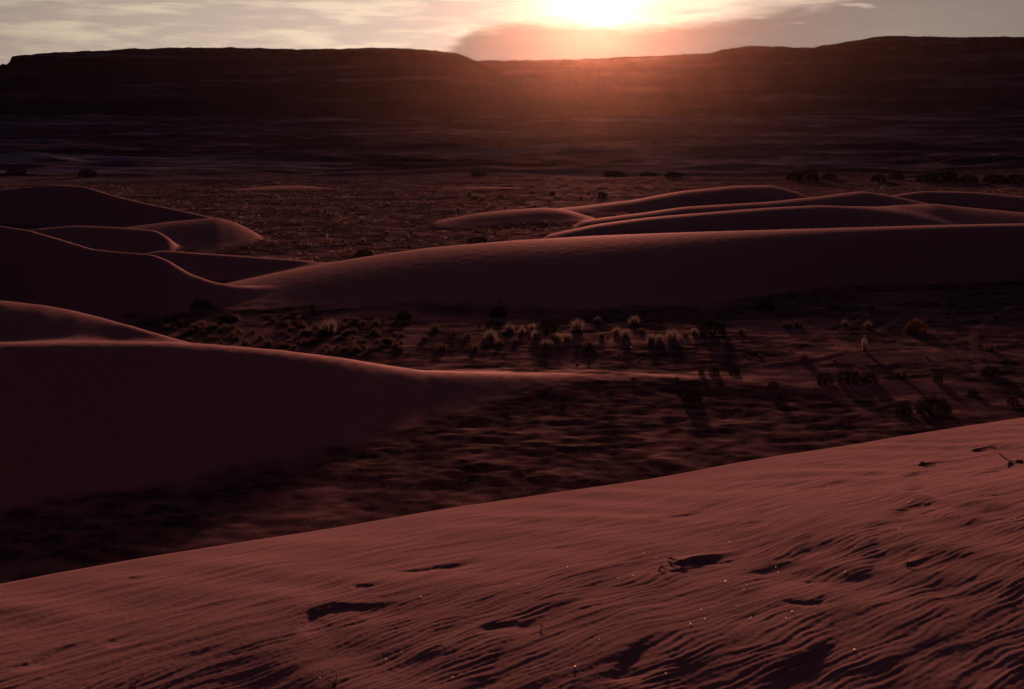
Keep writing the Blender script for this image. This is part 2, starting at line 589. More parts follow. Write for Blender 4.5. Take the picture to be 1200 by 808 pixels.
def base_h(a, r):
    x, y = r * np.sin(a), r * np.cos(a)
    far = sstep(r, 330, 620)
    z = 0.22 * perlin(x / 23.0, y / 17.0) * (1 - far)
    z += 8.0 * sstep(r, 500, 1100) + 26.0 * sstep(r, 900, 2300)
    b = np.abs(perlin(x / 150.0 + 3, y / 90.0 + 8)) + 0.5 * np.abs(perlin(x / 61.0, y / 43.0)) + 0.25 * perlin(x / 23., y / 19.)
    z += far * (4.5 * b - 1.2)
    return z


def rough_h(a, r):
    """hummocky, root-bound surface of the vegetated flats"""
    x, y = r * np.sin(a), r * np.cos(a)
    near = 1 + 0.5 * sstep(r, 82, 70)
    z = 0.060 * near * perlin(x / 4.1, y / 2.6) + 0.050 * near * perlin(x / 1.25 + 40, y / .95) + 0.022 * near * perlin(x / .5, y / .45)
    return z


def surface(a, r, full=False):
    zb = base_h(a, r)
    z = zb.copy()
    lab = np.full(a.shape, -1)
    top = zb.copy()
    tops = zb.copy()
    for i, D in enumerate(DUNES):
        h = dune_h(D, a, r)
        k = 0.8
        q = np.clip(1 - np.abs(z - h) / k, 0, 1)
        lab = np.where(h > top, i, lab)
        top = np.maximum(top, h)
        tops = np.maximum(tops, h + (np.where(np.interp(a, AZ_F, D['R']) > r, D['apron'] * sstep(a, ray(700, 440)[0], ray(470, 440)[0]), 0) if 'apron' in D else 0))
        z = np.maximum(z, h) + q * q * k * 0.25
    x, y = r * np.sin(a), r * np.cos(a)
    sandy = sstep(tops - zb + .20 * perlin(x / 3.0, y / 2.0) + .14 * perlin(x / .9, y / .6), -0.10, 0.45)
    veg = (1 - sandy) * sstep(fbm(x / 14.0, y / 9.0, 3) + 0.55, 0.0, 0.5)
    veg = np.maximum(veg, (.42 + .4 * sstep(a, R(-9), R(2))) * (1 - sandy) * sstep(r, 90, 76))
    tr = np.zeros_like(a)
    m = (r > 50) & (r < 160)
    if m.any():
        for pts in TRACKS:
            tr[m] = np.maximum(tr[m], 1 - sstep(seg_dist(x[m], y[m], pts), 0.18, 0.5))
    z += (0.25 + 0.75 * veg) * (1 - sandy) * rough_h(a, r) + 0.06 * tr * (1 - sandy)
    z += sandy * 0.012 * perlin(x / 0.9, y / 1.6)
    if full:
        return z, lab, veg, tr, sstep(r, 330, 560) * (1 - sandy), sandy
    return z


# ------------------------------------------------------------------ valley mesh
az_in = np.linspace(R(-25), R(25), 800)
az_out = np.linspace(R(25), R(335), 90)[1:-1]
az_all = np.concatenate([az_in, az_out])
r_all = np.concatenate([np.linspace(1.0, 42, 10), np.exp(np.linspace(math.log(44), math.log(800), 680)),
                        np.exp(np.linspace(math.log(806), math.log(2600), 150)), np.linspace(2700, 4000, 6)])
AA, RR = np.meshgrid(az_all, r_all)
aw = np.where(AA > math.pi, AA - 2 * math.pi, AA)
Zv, LAB, VEG, TRK, FAR, SDY = surface(aw.ravel(), RR.ravel(), True)
Zv = np.where(RR.ravel() < 44, np.minimum(Zv, -0.2), Zv)
V = np.stack([(RR * np.sin(AA)).ravel(), (RR * np.cos(AA)).ravel(), Zv], -1)
Q = grid_quads(len(r_all), len(az_all), True)
flab = LAB[Q[:, 0]]
attrs = dict(veg=VEG, track=TRK, far=FAR, sandy=SDY)
vv, qq, aa_ = submesh(V, Q, flab == -1, attrs)
link('ground', mesh_np('ground', vv, qq, M_GROUND, attrs=aa_), kind='structure',
     label='flat desert valley floor with sparse dry grass between the dunes')
for i, D in enumerate(DUNES):
    sel = flab == i
    if sel.sum() < 4:
        continue
    vv, qq, aa_ = submesh(V, Q, sel, attrs)
    link('dune', mesh_np('dune', vv, qq, M_GROUND, attrs=aa_), kind='structure', label=D['label'])

# ------------------------------------------------------------------ foreground dune
FA, FB, FC = 0.07, -0.14, -1.65                      # slopes and drop of the sheet of sand below the eye
c0 = np.array([0.0, 13.12])
cdir = np.array([6.62, 4.9]) / math.hypot(6.62, 4.9)
cnor = np.array([-cdir[1], cdir[0]])                 # away from the eye


def sheet(x, y):
    """smooth form of the near dune, easing off towards the eye"""
    k = np.clip(11.0 - y + .25 * np.clip(x, 0, 3) + .10 * np.clip(-x, 0, 3), 0, 11)
    k = np.where(k > 7, 7 + .5 * (1 - np.exp(-2 * np.clip(k - 7, 0, 9))), k)
    z = CAM_Z + FC + FA * x + FB * y - 0.0205 * k * k
    rise = sstep(y, 4.6, -.5)                         # the rise the viewer stands on
    return z * (1 - rise) + (CAM_Z - 1.68 - .03 * np.clip(-y, 0, None)) * rise


def on_sheet(u, v):
    a, te = ray(u, v)
    r = np.linspace(2.5, 26, 4000)
    i = int(np.argmax(CAM_Z + r * te < sheet(r * math.sin(a), r * math.cos(a))))
    return np.array([r[i] * math.sin(a), r[i] * math.cos(a)])


# small wind-cut banks: top edge in photo pixels, depth, reach towards the eye
SCARPS = [
    ([(340, 741), (349, 730), (362, 719), (388, 711), (430, 710), (482, 703)], .075, .34),
    ([(452, 675), (462, 668), (490, 666), (540, 658), (588, 648)], .040, .15),
    ([(408, 692), (414, 687), (435, 687), (452, 683)], .032, .10),
    ([(770, 669), (778, 667), (810, 666), (818, 667)], .030, .09),
    ([(784, 657), (800, 655), (840, 654), (862, 650), (873, 642)], .040, .12),
    ([(555, 738), (565, 735), (600, 731), (640, 729)], .045, .14),
    ([(700, 800), (718, 780), (745, 752), (782, 738)], .060, .28),
    ([(0, 784), (30, 776), (65, 760), (105, 743)], .035, .20),
    ([(110, 757), (130, 747), (168, 731)], .030, .18),
    ([(905, 700), (925, 703), (955, 702), (975, 690)], .035, .12),
    ([(150, 675), (158, 675), (175, 672)], .016, .08),
    ([(600, 667), (630, 664), (662, 663)], .020, .08),
    ([(930, 678), (950, 677), (975, 674)], .022, .08),
]
SC = []
for pts, dep, reach in SCARPS:
    P = np.array([on_sheet(*p) for p in pts])
    SC.append((P, dep, reach))
TAILS = [((1078, 545), 1.5, .018, .055), ((1138, 527), .6, .015, .05), ((795, 659), .7, .02, .05), ((152, 674), .4, .012, .05),
         ((1180, 543), .7, .015, .05), ((935, 575), .4, .010, .04), ((650, 640), .3, .012, .04), ((1063, 662), .3, .014, .04)]
TL = [(on_sheet(*p), L, h, w) for p, L, h, w in TAILS]


def fore_h(x, y, detail=True):
    z = sheet(x, y)
    d = (x - c0[0]) * cnor[0] + (y - c0[1]) * cnor[1]
    d = d + 0.05 * perlin(x / 2.7 + 5, y / 2.7)
    z = z - np.where(d > 0, 0.56 * (np.sqrt(d ** 2 + .35 ** 2) - .35), 0)
    z = np.where(d > 3, z, z)
    fr = sstep(d, .35, -0.6)
    if not detail:
        return z
    rr = np.hypot(x, y)
    z = z + 0.035 * perlin(x / 2.3, y / 3.1) + 0.020 * perlin(x / 1.1 + 7, y / 1.4) * fr
    calm = sstep(d, -0.4, -3.2)                                   # smoother towards the crest
    calm = calm * (0.55 + 0.45 * sstep(perlin(x / 1.9 + 31, y / 2.4) + 0.35, 0, .7))
    # soft broad swells towards the crest
    z = z + fr * .007 * np.sin((math.sin(R(-38)) * x - math.cos(R(-38)) * y + .25 * perlin(x / 1.3, y / 1.3)) * 2 * np.pi / .8) * \
        (.5 + .5 * np.clip(2 * perlin(x / 1.6 + 70, y / 1.8), -1, 1))
    # broad cross ripples: crests run up and away, steep lee side facing right and towards the eye
    wx = x + 0.26 * perlin(x / 1.1, y / 1.3) + 0.10 * perlin(x / .37, y / .5) + .025 * perlin(x / .1, y / .13)
    wy = y + 0.20 * perlin(x / .9 + 50, y / .9)
    th = R(68)
    p = (math.sin(th) * wx - math.cos(th) * wy) / 0.58
    ph = p - np.floor(p)
    saw = np.where(ph < .74, ph / .74, (1 - ph) / .26)
    saw = saw * saw * (3 - 2 * saw)
    ampL = 0.5 + 0.5 * np.clip(perlin(x / .7 + 11, y / 1.1 + 4) * 2.2, -1, 1)
    right = sstep(x / np.maximum(rr, .1), -0.15, .25)
    z = z + fr * (0.001 + 0.020 * calm * ampL * (0.35 + .65 * right)) * (saw - .5)
    # fine wind ripples riding on them, drawn out up the slope to the right
    th2 = R(40)
    c2_, s2_ = math.cos(th2), math.sin(th2)
    al = c2_ * x + s2_ * y
    ac = -s2_ * x + c2_ * y
    acw = ac + .075 * perlin(al / .8, ac / .5) + .030 * perlin(al / .30 + 9, ac / .16) + .006 * perlin(al / .1, ac / .05)
    q = acw / 0.060
    qh = q - np.floor(q)
    cell = np.floor(q)
    rip = np.where(qh < .4, qh / .4, (1 - qh) / .6)
    rip = rip * rip * (3 - 2 * rip)
    brk = .6 + .9 * np.clip(perlin(al / .32 + cell * 7.31, cell * 3.7 + .5), -.45, .9)   # each ripple swells and dies along its length
    amp = 0.0017 + 0.0056 * calm * (0.30 + .70 * ampL) * sstep(np.where(ph < .80, ph / .74, (1 - ph) / .26), .02, .4)
    z = z + fr * amp * brk * (rip - .5)
    # drawn-out hollows between
    bl = fbm(al / 1.1 + 21, acw / .17 - 13, 3, .5)
    z = z - fr * calm * (.4 + .6 * ampL) * 0.007 * sstep(bl, .10, .9)
    z = z + fr * 0.0012 * perlin(x / .035, y / .05) + fr * .004 * perlin(al / .5, acw / .11)
    # banks cut by the wind
    for P, dep, reach in SC:
        b0, b1 = P[0], P[-1]
        ex = (b1 - b0)
        L = np.linalg.norm(ex)
        ex = ex / L
        ey = np.array([ex[1], -ex[0]])                            # towards the eye
        lo, hi = P.min(0) - reach * 2.5, P.max(0) + reach * 2.5
        m = (x > lo[0]) & (x < hi[0]) & (y > lo[1]) & (y < hi[1])
        if not m.any():
            continue
        t = (x[m] - b0[0]) * ex[0] + (y[m] - b0[1]) * ex[1]
        s = (x[m] - b0[0]) * ey[0] + (y[m] - b0[1]) * ey[1]
        pt = (P - b0) @ ex
        ps = (P - b0) @ ey
        s = s - np.interp(t, pt, ps) - .012 * perlin(x[m] / .05, y[m] / .05)
        w = .34 * sstep(t, -0.02 * L, .25 * L) * sstep(t, 1.02 * L, .40 * L)
        s = s + .02 * perlin(x[m] / .16, y[m] / .16)
        drop = sstep(s, -0.006, 0.06 + .5 * dep) * (1 - sstep(s, .25 * reach, reach * 1.6))
        lip = np.exp(-((s + .05) / .05) ** 2) * .12
        z[m] += w * dep * (lip - drop)
    # little sand tails in the lee of twigs
    for P, L, h, w in TL:
        t = (x - P[0]) * .80 + (y - P[1]) * .60
        s = -(x - P[0]) * .60 + (y - P[1]) * .80
        z = z + h * np.exp(-(s / w) ** 2) * sstep(t, -.05, .04) * sstep(t, L, 0)
    return z


fa_in = np.linspace(R(-25), R(25), 860)
fa_out = np.linspace(R(25), R(335), 70)[1:-1]
fa = np.concatenate([fa_in, fa_out])
fr_ = np.concatenate([np.linspace(.2, 5.0, 24)[:-1], np.exp(np.linspace(math.log(5.0), math.log(22.0), 600)), np.linspace(22.5, 70, 56)])
FAz, FRr = np.meshgrid(fa, fr_)
X, Y = (FRr * np.sin(FAz)).ravel(), (FRr * np.cos(FAz)).ravel()
Zf = fore_h(X, Y)
VF = np.stack([X, Y, Zf], -1)
QF = grid_quads(len(fr_), len(fa), True)
keep = Zf[QF].max(1) > -1.0
vv, qq, _ = submesh(VF, QF, keep)
link('dune', mesh_np('foreground_dune', vv, qq, M_FORE), kind='structure',
     label='tall rippled sand dune slope catching low sun at the viewpoint')


def fore_point(u, v):
    a, te = ray(u, v)
    r = np.linspace(2.5, 26, 6000)
    z = fore_h(r * math.sin(a), r * math.cos(a))
    i = int(np.argmax(CAM_Z + r * te < z))
    return Vector((r[i] * math.sin(a), r[i] * math.cos(a), z[i]))


def valley_point(u, v, rmax=900):
    a, te = ray(u, v)
    r = np.exp(np.linspace(math.log(46), math.log(rmax), 5000))
    z = surface(np.full_like(r, a), r)
    hit = CAM_Z + r * te < z
    i = int(np.argmax(hit)) if hit.any() else len(r) - 1
    return Vector((r[i] * math.sin(a), r[i] * math.cos(a), z[i]))


# ------------------------------------------------------------------ mesas
def mesa(name, label, pts, dist, reach, cliff, seed, zfloor=18.0):
    us = [p[0] for p in pts]
    A = np.array([ray(u, v)[0] for u, v in pts])
    T = np.array([ray(u, v)[1] for u, v in pts])
    n = max(60, int((A[-1] - A[0]) / R(0.035)))
    a = np.linspace(A[0], A[-1], n)
    te = np.interp(a, A, T)
    s = a * dist
    rc = dist + 90 * fbm(s / 420.0 + seed, s * 0 + seed, 4, .55)
    zt = CAM_Z + rc * te + 0.8 * fbm(s / 22.0, s * 0 + seed + .5, 4, .7)
    prof = [(820, .55), (500, .93), (160, .995), (50, 1.0), (14, 1.0), (4, 1.0), (0, .995), (-2, .995 - cliff * .5), (-4, .995 - cliff)]
    f0 = .995 - cliff
    k = 44
    for i in range(1, k + 1):
        t = i / k
        fr = f0 * (1 - t) ** 1.55
        fr += .022 * math.sin(t * 19 + seed) * (1 - t)
        prof.append((-4 - reach * t, fr))
    pr = np.array(prof)
    DR, FRc = pr[:, 0][:, None], pr[:, 1][:, None]
    depth = np.clip(-DR / reach, 0, 1)
    S = np.broadcast_to(s[None, :], (len(pr), n))
    DRb = np.broadcast_to(DR, S.shape)
    g = np.abs(fbm(S / 210.0 + seed * 3 + DRb / 700.0, DRb / 520.0 + seed, 4, .42))
    g2 = fbm(S / 60.0 + 5, DRb / 80.0 + seed, 3, .5)
    hgt = (zt - zfloor)[None, :]
    zz = zfloor + hgt * FRc + np.where(DRb < -4, hgt * (-(.16 * g) + .02 * g2) * np.sin(np.pi * np.clip(depth, 0, 1) ** .6), 0)
    zz = zz - 16 * depth ** 4
    r = rc[None, :] + DR + np.where(DRb <= 0, 5 * g2 + 10 * depth * g2, 0)
    VV = np.stack([(r * np.sin(a)[None, :]).ravel(), (r * np.cos(a)[None, :]).ravel(), zz.ravel()], -1)
    q = grid_quads(len(pr), n)[:, ::-1]
    return link(name, mesh_np(name, VV, q, M_ROCK), kind='structure', label=label)


mesa('mesa', 'long flat-topped dark mesa ending in a small stepped cliff',
     [(-110, 135), (-50, 100), (-12, 84), (0, 77), (4, 75), (7, 76), (11, 73), (14, 66), (30, 64), (60, 62), (100, 60), (150, 57.5), (200, 56), (270, 55.5),
      (340, 57.5), (400, 57), (440, 56), (480, 57), (510, 59.5), (535, 62.5), (548, 67), (556, 71.5), (570, 77), (590, 88), (615, 104), (650, 125)],
     2350, 620, .075, 1.3)
mesa('ridge', 'low dark ridge forming the skyline notch below the sun',
     [(-1500, 90), (-300, 88), (0, 80), (300, 75), (480, 72), (553, 71), (600, 71), (640, 70), (690, 69), (740, 66.5), (800, 64.5), (836, 62), (846, 58.5), (880, 53.5),
      (905, 54.5), (945, 56), (1000, 57), (1200, 60), (1500, 62), (2600, 80)], 2620, 800, .05, 4.1)
mesa('mesa', 'high dark mesa with a level rim beyond the ridge',
     [(860, 110), (900, 84), (930, 66), (950, 57.5), (962, 53.5), (985, 50), (1010, 46.5), (1030, 42.5), (1045, 42), (1120, 43.5), (1200, 43), (1300, 44),
      (1400, 50), (1600, 56), (1800, 100)], 2480, 700, .05, 7.7)

# ------------------------------------------------------------------ haze added to imitate the sun's flare
def make_flare_haze():
    m, t, out = mat_new('flare_haze_air')
    pv = t.n('VolumePrincipled')
    pv.inputs['Color'].default_value = (1.0, 0.48, 0.30, 1)
    pv.inputs['Density'].default_value = 2.2e-6
    pv.inputs['Anisotropy'].default_value = 0.945
    m.node_tree.links.new(pv.outputs[0], out.inputs['Volume'])
    m.cycles.homogeneous_volume = True
    x0, x1, z0, z1 = -4100, 4100, -60, 330
    vs = [(x, y, z) for z in (z0, z1) for y in (x0, x1) for x in (x0, x1)]
    fs = [(0, 2, 3, 1), (4, 5, 7, 6), (0, 1, 5, 4), (2, 6, 7, 3), (0, 4, 6, 2), (1, 3, 7, 5)]
    me = mesh_np('flare_haze', vs, fs, m, smooth=False)
    link('flare_haze', me, kind='stuff', label='thin warm air volume added to imitate the flare below the sun')


make_flare_haze()

# ------------------------------------------------------------------ plants
rnd = random.Random(11)


def blades(n, h, rad, wid, rg, lean=1.0, segs=2):
    vs, qs, ts = [], [], []
    for i in range(n):
        a = rg.uniform(0, 2 * math.pi)
        q = math.sqrt(rg.random())
        bx, by = .5 * rad * q * math.cos(a), .32 * rad * q * math.sin(a)
        a2 = a + rg.uniform(-.6, .6)
        out = rad * (q * .55 + rg.uniform(-.08, .12)) * lean
        hh = h * math.sqrt(max(.05, 1 - .80 * q * q)) * rg.uniform(.70, 1.03)
        wa = rg.uniform(0, math.pi)
        wx, wy = math.cos(wa) * wid / 2, math.sin(wa) * wid / 2
        b = len(vs)
        for k in range(segs):
            t = k / segs
            f = 1 - .5 * t
            px, py, pz = bx + out * t ** 1.6 * math.cos(a2), by + out * t ** 1.6 * math.sin(a2), hh * (1 - (1 - t) ** 1.4) - (.03 if k == 0 else 0)
            vs += [(px - wx * f, py - wy * f, pz), (px + wx * f, py + wy * f, pz)]
        vs.append((bx + out * math.cos(a2), by + out * math.sin(a2), hh))
        for k in range(segs - 1):
            qs.append((b + 2 * k, b + 2 * k + 1, b + 2 * k + 3, b + 2 * k + 2))
        ts.append((b + 2 * segs - 2, b + 2 * segs - 1, b + 2 * segs))
    return vs, qs, ts


def tuft_mesh(name, n, h, rad, wid, mat, seed):
    v, q, t = blades(n, h, rad, wid, random.Random(seed))
    return mesh_np(name, v, q, mat, smooth=False, tris=t)


TUFTS = [tuft_mesh('grass_tuft', 210, .58, .46, .016, M_STRAW, 3 + i) for i in range(4)]
TUFTS_R = [tuft_mesh('grass_tuft', 170, .46, .46, .016, M_RUST, 33 + i) for i in range(4)]
TALL = [tuft_mesh('grass_tuft', 90, 1.0, .28, .018, M_STRAW, 63 + i) for i in range(2)]


def tube(vs, qs, pts, r0, r1, n=5):
    b = len(vs)
    m = len(pts)
    for k, p in enumerate(pts):
        p = Vector(p)
        t = (Vector(pts[min(k + 1, m - 1)]) - Vector(pts[max(k - 1, 0)])).normalized()
        u = t.orthogonal().normalized()
        w = t.cross(u)
        rr = r0 + (r1 - r0) * k / (m - 1)
        for i in range(n):
            an = 2 * math.pi * i / n
            q = p + (u * math.cos(an) + w * math.sin(an)) * rr
            vs.append(tuple(q))
    for k in range(m - 1):
        for i in range(n):
            j = (i + 1) % n
            qs.append((b + k * n + i, b + k * n + j, b + (k + 1) * n + j, b + (k + 1) * n + i))


def shrub_protos(seed, leaf_mat):
    rg = random.Random(seed)
    vs, qs = [], []
    tips = []
    for i in range(16):
        a = rg.uniform(0, 6.283)
        sp = rg.uniform(.1, .95)
        L = rg.uniform(.75, 1.0)
        p0 = Vector((rg.uniform(-.05, .05), rg.uniform(-.05, .05), -.04))
        pts = [p0]
        for k in range(1, 5):
            t = k / 4
            pts.append(p0 + Vector((math.cos(a) * sp * t * .5 * L, math.sin(a) * sp * t * .5 * L, (.62 - .33 * sp * sp) * L * t ** .8)) +
                       Vector((rg.gauss(0, .02), rg.gauss(0, .02), rg.gauss(0, .015))))
        tube(vs, qs, pts, .014, .005, 4)
        tips += [pts[2], pts[3], pts[4], pts[4]]
    stem = mesh_np('stem', vs, qs, M_WOOD, smooth=True)
    lv, lq = [], []
    lumps = [(rg.uniform(0, 6.283), rg.uniform(.1, 1.2), rg.uniform(.78, 1.08)) for _ in range(26)]
    for j in range(1500):
        a, el_ = rg.uniform(0, 6.283), math.asin(rg.uniform(-.12, 1))
        u = Vector((math.cos(a) * math.cos(el_), math.sin(a) * math.cos(el_), math.sin(el_)))
        k = .72
        for (la, le, lr) in lumps:
            q = Vector((math.cos(la) * math.cos(le), math.sin(la) * math.cos(le), math.sin(le)))
            dd = u.dot(q)
            if dd > .86:
                k = max(k, lr * (1 - (1 - dd) * 1.6))
        rr = k * rg.uniform(.35, 1) ** .45
        c = Vector((u.x * .5 * rr, u.y * .5 * rr, .02 + max(u.z, 0) * .58 * rr + rg.uniform(0, .05)))
        d = (u + Vector((rg.gauss(0, .5), rg.gauss(0, .5), rg.gauss(.4, .5)))).normalized()
        w = d.orthogonal().normalized()
        w.rotate(Quaternion(d, rg.uniform(0, 6.28)))
        L, wd = rg.uniform(.04, .085), rg.uniform(.010, .020)
        b = len(lv)
        lv += [tuple(c - w * wd * .4), tuple(c + d * L * .5 - w * wd), tuple(c + d * L), tuple(c + d * L * .5 + w * wd)]
        lq.append((b, b + 1, b + 2, b + 3))
    fol = mesh_np('foliage', lv, lq, leaf_mat, smooth=False)
    return stem, fol


SHRUBS = [shrub_protos(101 + i, M_SAGE) for i in range(4)]
GOLD = shrub_protos(140, M_GOLD)

PXM = F   # pixels per unit of size/distance


def put_tuft(me, p, s, label, group, sz=None):
    o = link('grass_tuft', me, None, label, 'grass', group)
    o.location = p
    o.rotation_euler = (rnd.uniform(-.08, .08), rnd.uniform(-.08, .08), rnd.uniform(0, 6.28))
    o.scale = (s, s, sz or s)
    return o


def put_shrub(pr, u, v, wpx, hpx, label, group=None, sink=0.0):
    p = valley_point(u, v)
    d = math.hypot(p.x, p.y)
    s = wpx * d / F / 1.0
    h = hpx * d / F / .66
    e = bpy.data.objects.new('desert_shrub', None)
    COL.objects.link(e)
    e.location = (p.x, p.y, p.z - sink)
    e.rotation_euler = (0, 0, rnd.uniform(0, 6.28))
    e.scale = (s, s, h)
    e.empty_display_size = .2
    tag(e, label, 'shrub', group)
    link('stem', pr[0], e)
    link('foliage', pr[1], e)
    return e


SH = [
    (585, 371, 24, 15, 0, 'dark shrub at the foot of the long rippled dune'),
    (237, 361, 30, 11, 1, 'low wide dark shrub on the sand below the saddle between two dunes'),
    (267, 376, 22, 9, 2, 'dark shrub at the edge of the brown grass near the saddle'),
    (366, 366, 9, 11, 3, 'small narrow dark shrub alone on the lower slope of the long rippled dune'),
    (340, 376, 18, 7, 0, 'flat dark shrub among brown grass below the long rippled dune'),
    (473, 375, 22, 11, 1, 'round dark shrub on bare sand between the brown grass and the straw tufts'),
    (641, 391, 30, 19, 2, 'rounded grey-brown shrub in the middle of the straw tufts'),
    (835, 393, 38, 21, 3, 'largest dark bushy shrub beside the tufted hummock'),
    (899, 363, 22, 10, 0, 'dark shrub at the shaded toe of the long rippled dune'),
    (822, 440, 9, 9, 1, 'smallest of three dark shrubs in a row at the end of the sand tongue'),
    (837, 440, 15, 11, 2, 'middle one of three dark shrubs in a row at the end of the sand tongue'),
    (861, 439, 15, 9, 3, 'outer one of three dark shrubs in a row, facing the bare sand strip'),
    (811, 471, 28, 16, 0, 'round dark shrub standing alone on rough ground below the sand tongue'),
    (967, 450, 24, 15, 1, 'first shrub of the dark clump beside the wheel tracks'),
    (993, 449, 32, 17, 2, 'tallest shrub of the dark clump beside the wheel tracks'),
    (1019, 449, 24, 12, 3, 'last and flattest shrub of the dark clump beside the wheel tracks'),
    (1060, 445, 8, 8, 0, 'tiny dark shrub on the pale sand strip near the dark clump'),
    (1099, 449, 13, 11, 1, 'small round dark shrub at the end of the pale sand strip'),
    (1140, 463, 14, 8, 2, 'small dark shrub on dark ground past the pale sand strip'),
    (1092, 486, 46, 24, 3, 'wide dark shrub just above the crest of the nearest dune'),
    (1058, 486, 24, 14, 0, 'lower dark shrub next to the wide shrub above the nearest crest'),
    (1162, 441, 26, 13, 1, 'dark shrub at the end of the straight wheel track'),
    (1187, 474, 16, 9, 2, 'dark shrub low on the flat behind the highest part of the nearest crest'),
    (906, 456, 16, 10, 3, 'dark shrub on rough ground between the lone shrub and the clump'),
    (660, 469, 9, 6, 0, 'tiny dark shrub at the lower edge of the sand tongue'),
    (742, 446, 6, 4, 1, 'tiny dark plant sitting on the bright crest of the sand tongue'),
    (793, 446, 7, 4, 2, 'tiny dark plant where the bright sand tongue fades out'),
    (427, 300, 26, 8, 3, 'low dark bush by the grass just behind the end of the long dune'),
    (560, 284, 28, 7, 0, 'low dark bush peeping over the rim of the long rippled dune'),
    (706, 231, 14, 6, 1, 'dark bush on the far flat before the highest far dune'),
    (648, 229, 8, 5, 2, 'tiny dark bush on the far flat below the skyline notch'),
]
for (u, v, w, h, k, lab) in SH:
    put_shrub(SHRUBS[k], u, v, w, h, lab)
put_shrub(GOLD, 1072, 391, 30, 18, 'golden-edged glowing shrub among the crossing wheel tracks')
# brush line at the foot of the badlands
for (u, v, w, h) in [(930, 211, 20, 10), (948, 212, 30, 14), (972, 211, 20, 9), (1030, 212, 20, 8), (1050, 211, 22, 9), (1085, 213, 26, 10), (1108, 213, 34, 13),
                     (1135, 214, 26, 9), (1165, 214, 30, 10), (1190, 215, 26, 11), (20, 206, 26, 9), (103, 208, 24, 10), (720, 208, 30, 8), (760, 207, 24, 6),
                     (790, 208, 26, 7), (560, 207, 20, 5)]:
    put_shrub(rnd.choice(SHRUBS), u, v, w, h, 'dark brush bush in the line along the far edge of the valley floor', 'brush along the far edge of the valley floor')

MID = [(575, 397, 13, 0), (597, 389, 11, 0), (612, 391, 9, 0), (624, 388, 10, 0), (629, 398, 13, 0), (640, 410, 15, 0), (653, 400, 12, 0), (664, 400, 12, 0),
       (676, 388, 16, 0), (700, 378, 8, 0), (723, 392, 10, 0), (733, 397, 13, 0), (743, 381, 12, 0), (752, 390, 8, 1), (763, 402, 13, 0), (773, 401, 11, 0), (788, 399, 15, 0),
       (814, 392, 9, 0), (690, 408, 16, 1), (510, 388, 14, 1), (548, 396, 9, 1), (517, 411, 14, 1), (532, 392, 9, 1), (386, 390, 18, 0), (377, 393, 12, 1),
       (976, 361, 8, 0), (1022, 364, 8, 1), (1097, 358, 7, 0), (1115, 359, 9, 0), (990, 382, 8, 0), (1017, 385, 9, 0), (1160, 411, 12, 1), (935, 384, 13, 1), (922, 384, 12, 1),
       (942, 421, 12, 1), (1003, 438, 9, 1), (1052, 440, 9, 1), (868, 390, 8, 1), (803, 394, 7, 1), (705, 396, 9, 1), (585, 404, 9, 1), (604, 402, 8, 1),
       (557, 410, 10, 1), (498, 399, 9, 1), (470, 395, 9, 1), (452, 402, 10, 1), (437, 392, 9, 1), (1167, 374, 8, 1)]
for (u, v, w, k) in MID:
    p = valley_point(u, v)
    d = math.hypot(p.x, p.y)
    s = w * 1.5 * d / F / .80
    if k:
        put_tuft(rnd.choice(TUFTS_R), p, s, 'brownish grass tuft on the open flat between the two nearest dune lines', 'brown tufts on the open flat')
    else:
        put_tuft(rnd.choice(TUFTS), p, s, 'pale straw-coloured grass tuft glowing against the light below the long rippled dune', 'pale straw tufts on the open flat')
p = valley_point(1013, 411)
put_tuft(TALL[0], p, 1.3, 'tall upright pale grass plume standing alone among the wheel tracks', None, 1.15)

# brown grass patch in front of the saddle
n = 0
while n < 130:
    u, v = rnd.uniform(185, 470), rnd.uniform(372, 416)
    if v > 398 + (u - 200) * .085 or v < 372 + abs(u - 300) * .02:
        continue
    p = valley_point(u, v)
    d = math.hypot(p.x, p.y)
    put_tuft(rnd.choice(TUFTS_R), p, rnd.uniform(8, 16) * d / F / .8,
             'brown grass tuft in the dense patch between the saddle and the dark-faced dune', 'brown grass patch below the saddle')
    n += 1
# loose small tufts over the tracked flat
n = 0
while n < 70:
    u, v = rnd.uniform(560, 1195), rnd.uniform(352, 440)
    if u > 640 and v > 430:
        continue
    p = valley_point(u, v)
    d = math.hypot(p.x, p.y)
    if abs(d - CAM_Z * F / (v - 150)) > 14:
        continue
    put_tuft(rnd.choice(TUFTS_R), p, rnd.uniform(3.5, 7) * d / F / .8,
             'small dark brown grass tuft scattered on the tracked sandy flat', 'small tufts on the tracked flat')
    n += 1


# far grass flat: individual tufts nearest, the rest as cover
def clear_flat(u, v):
    a, te = ray(u, v)
    r0 = -CAM_Z / te
    p = valley_point(u, v)
    r = math.hypot(p.x, p.y)
    if abs(r - r0) > 12 + .05 * r0:
        return None
    z, lab, veg, tr, fa, sa = surface(np.array([a]), np.array([r]), True)
    return p if lab[0] == -1 else None


n = tries = 0
while n < 110 and tries < 900:
    tries += 1
    u, v = rnd.uniform(250, 720), rnd.uniform(226, 322)
    p = clear_flat(u, v)
    if p is None:
        continue
    d = math.hypot(p.x, p.y)
    put_tuft(rnd.choice(TUFTS if rnd.random() < .4 else TUFTS_R), p, rnd.uniform(4, 8) * d / F / .8,
             'small dry tuft on the grass flat behind the long rippled dune', 'tufts on the far grass flat')
    n += 1


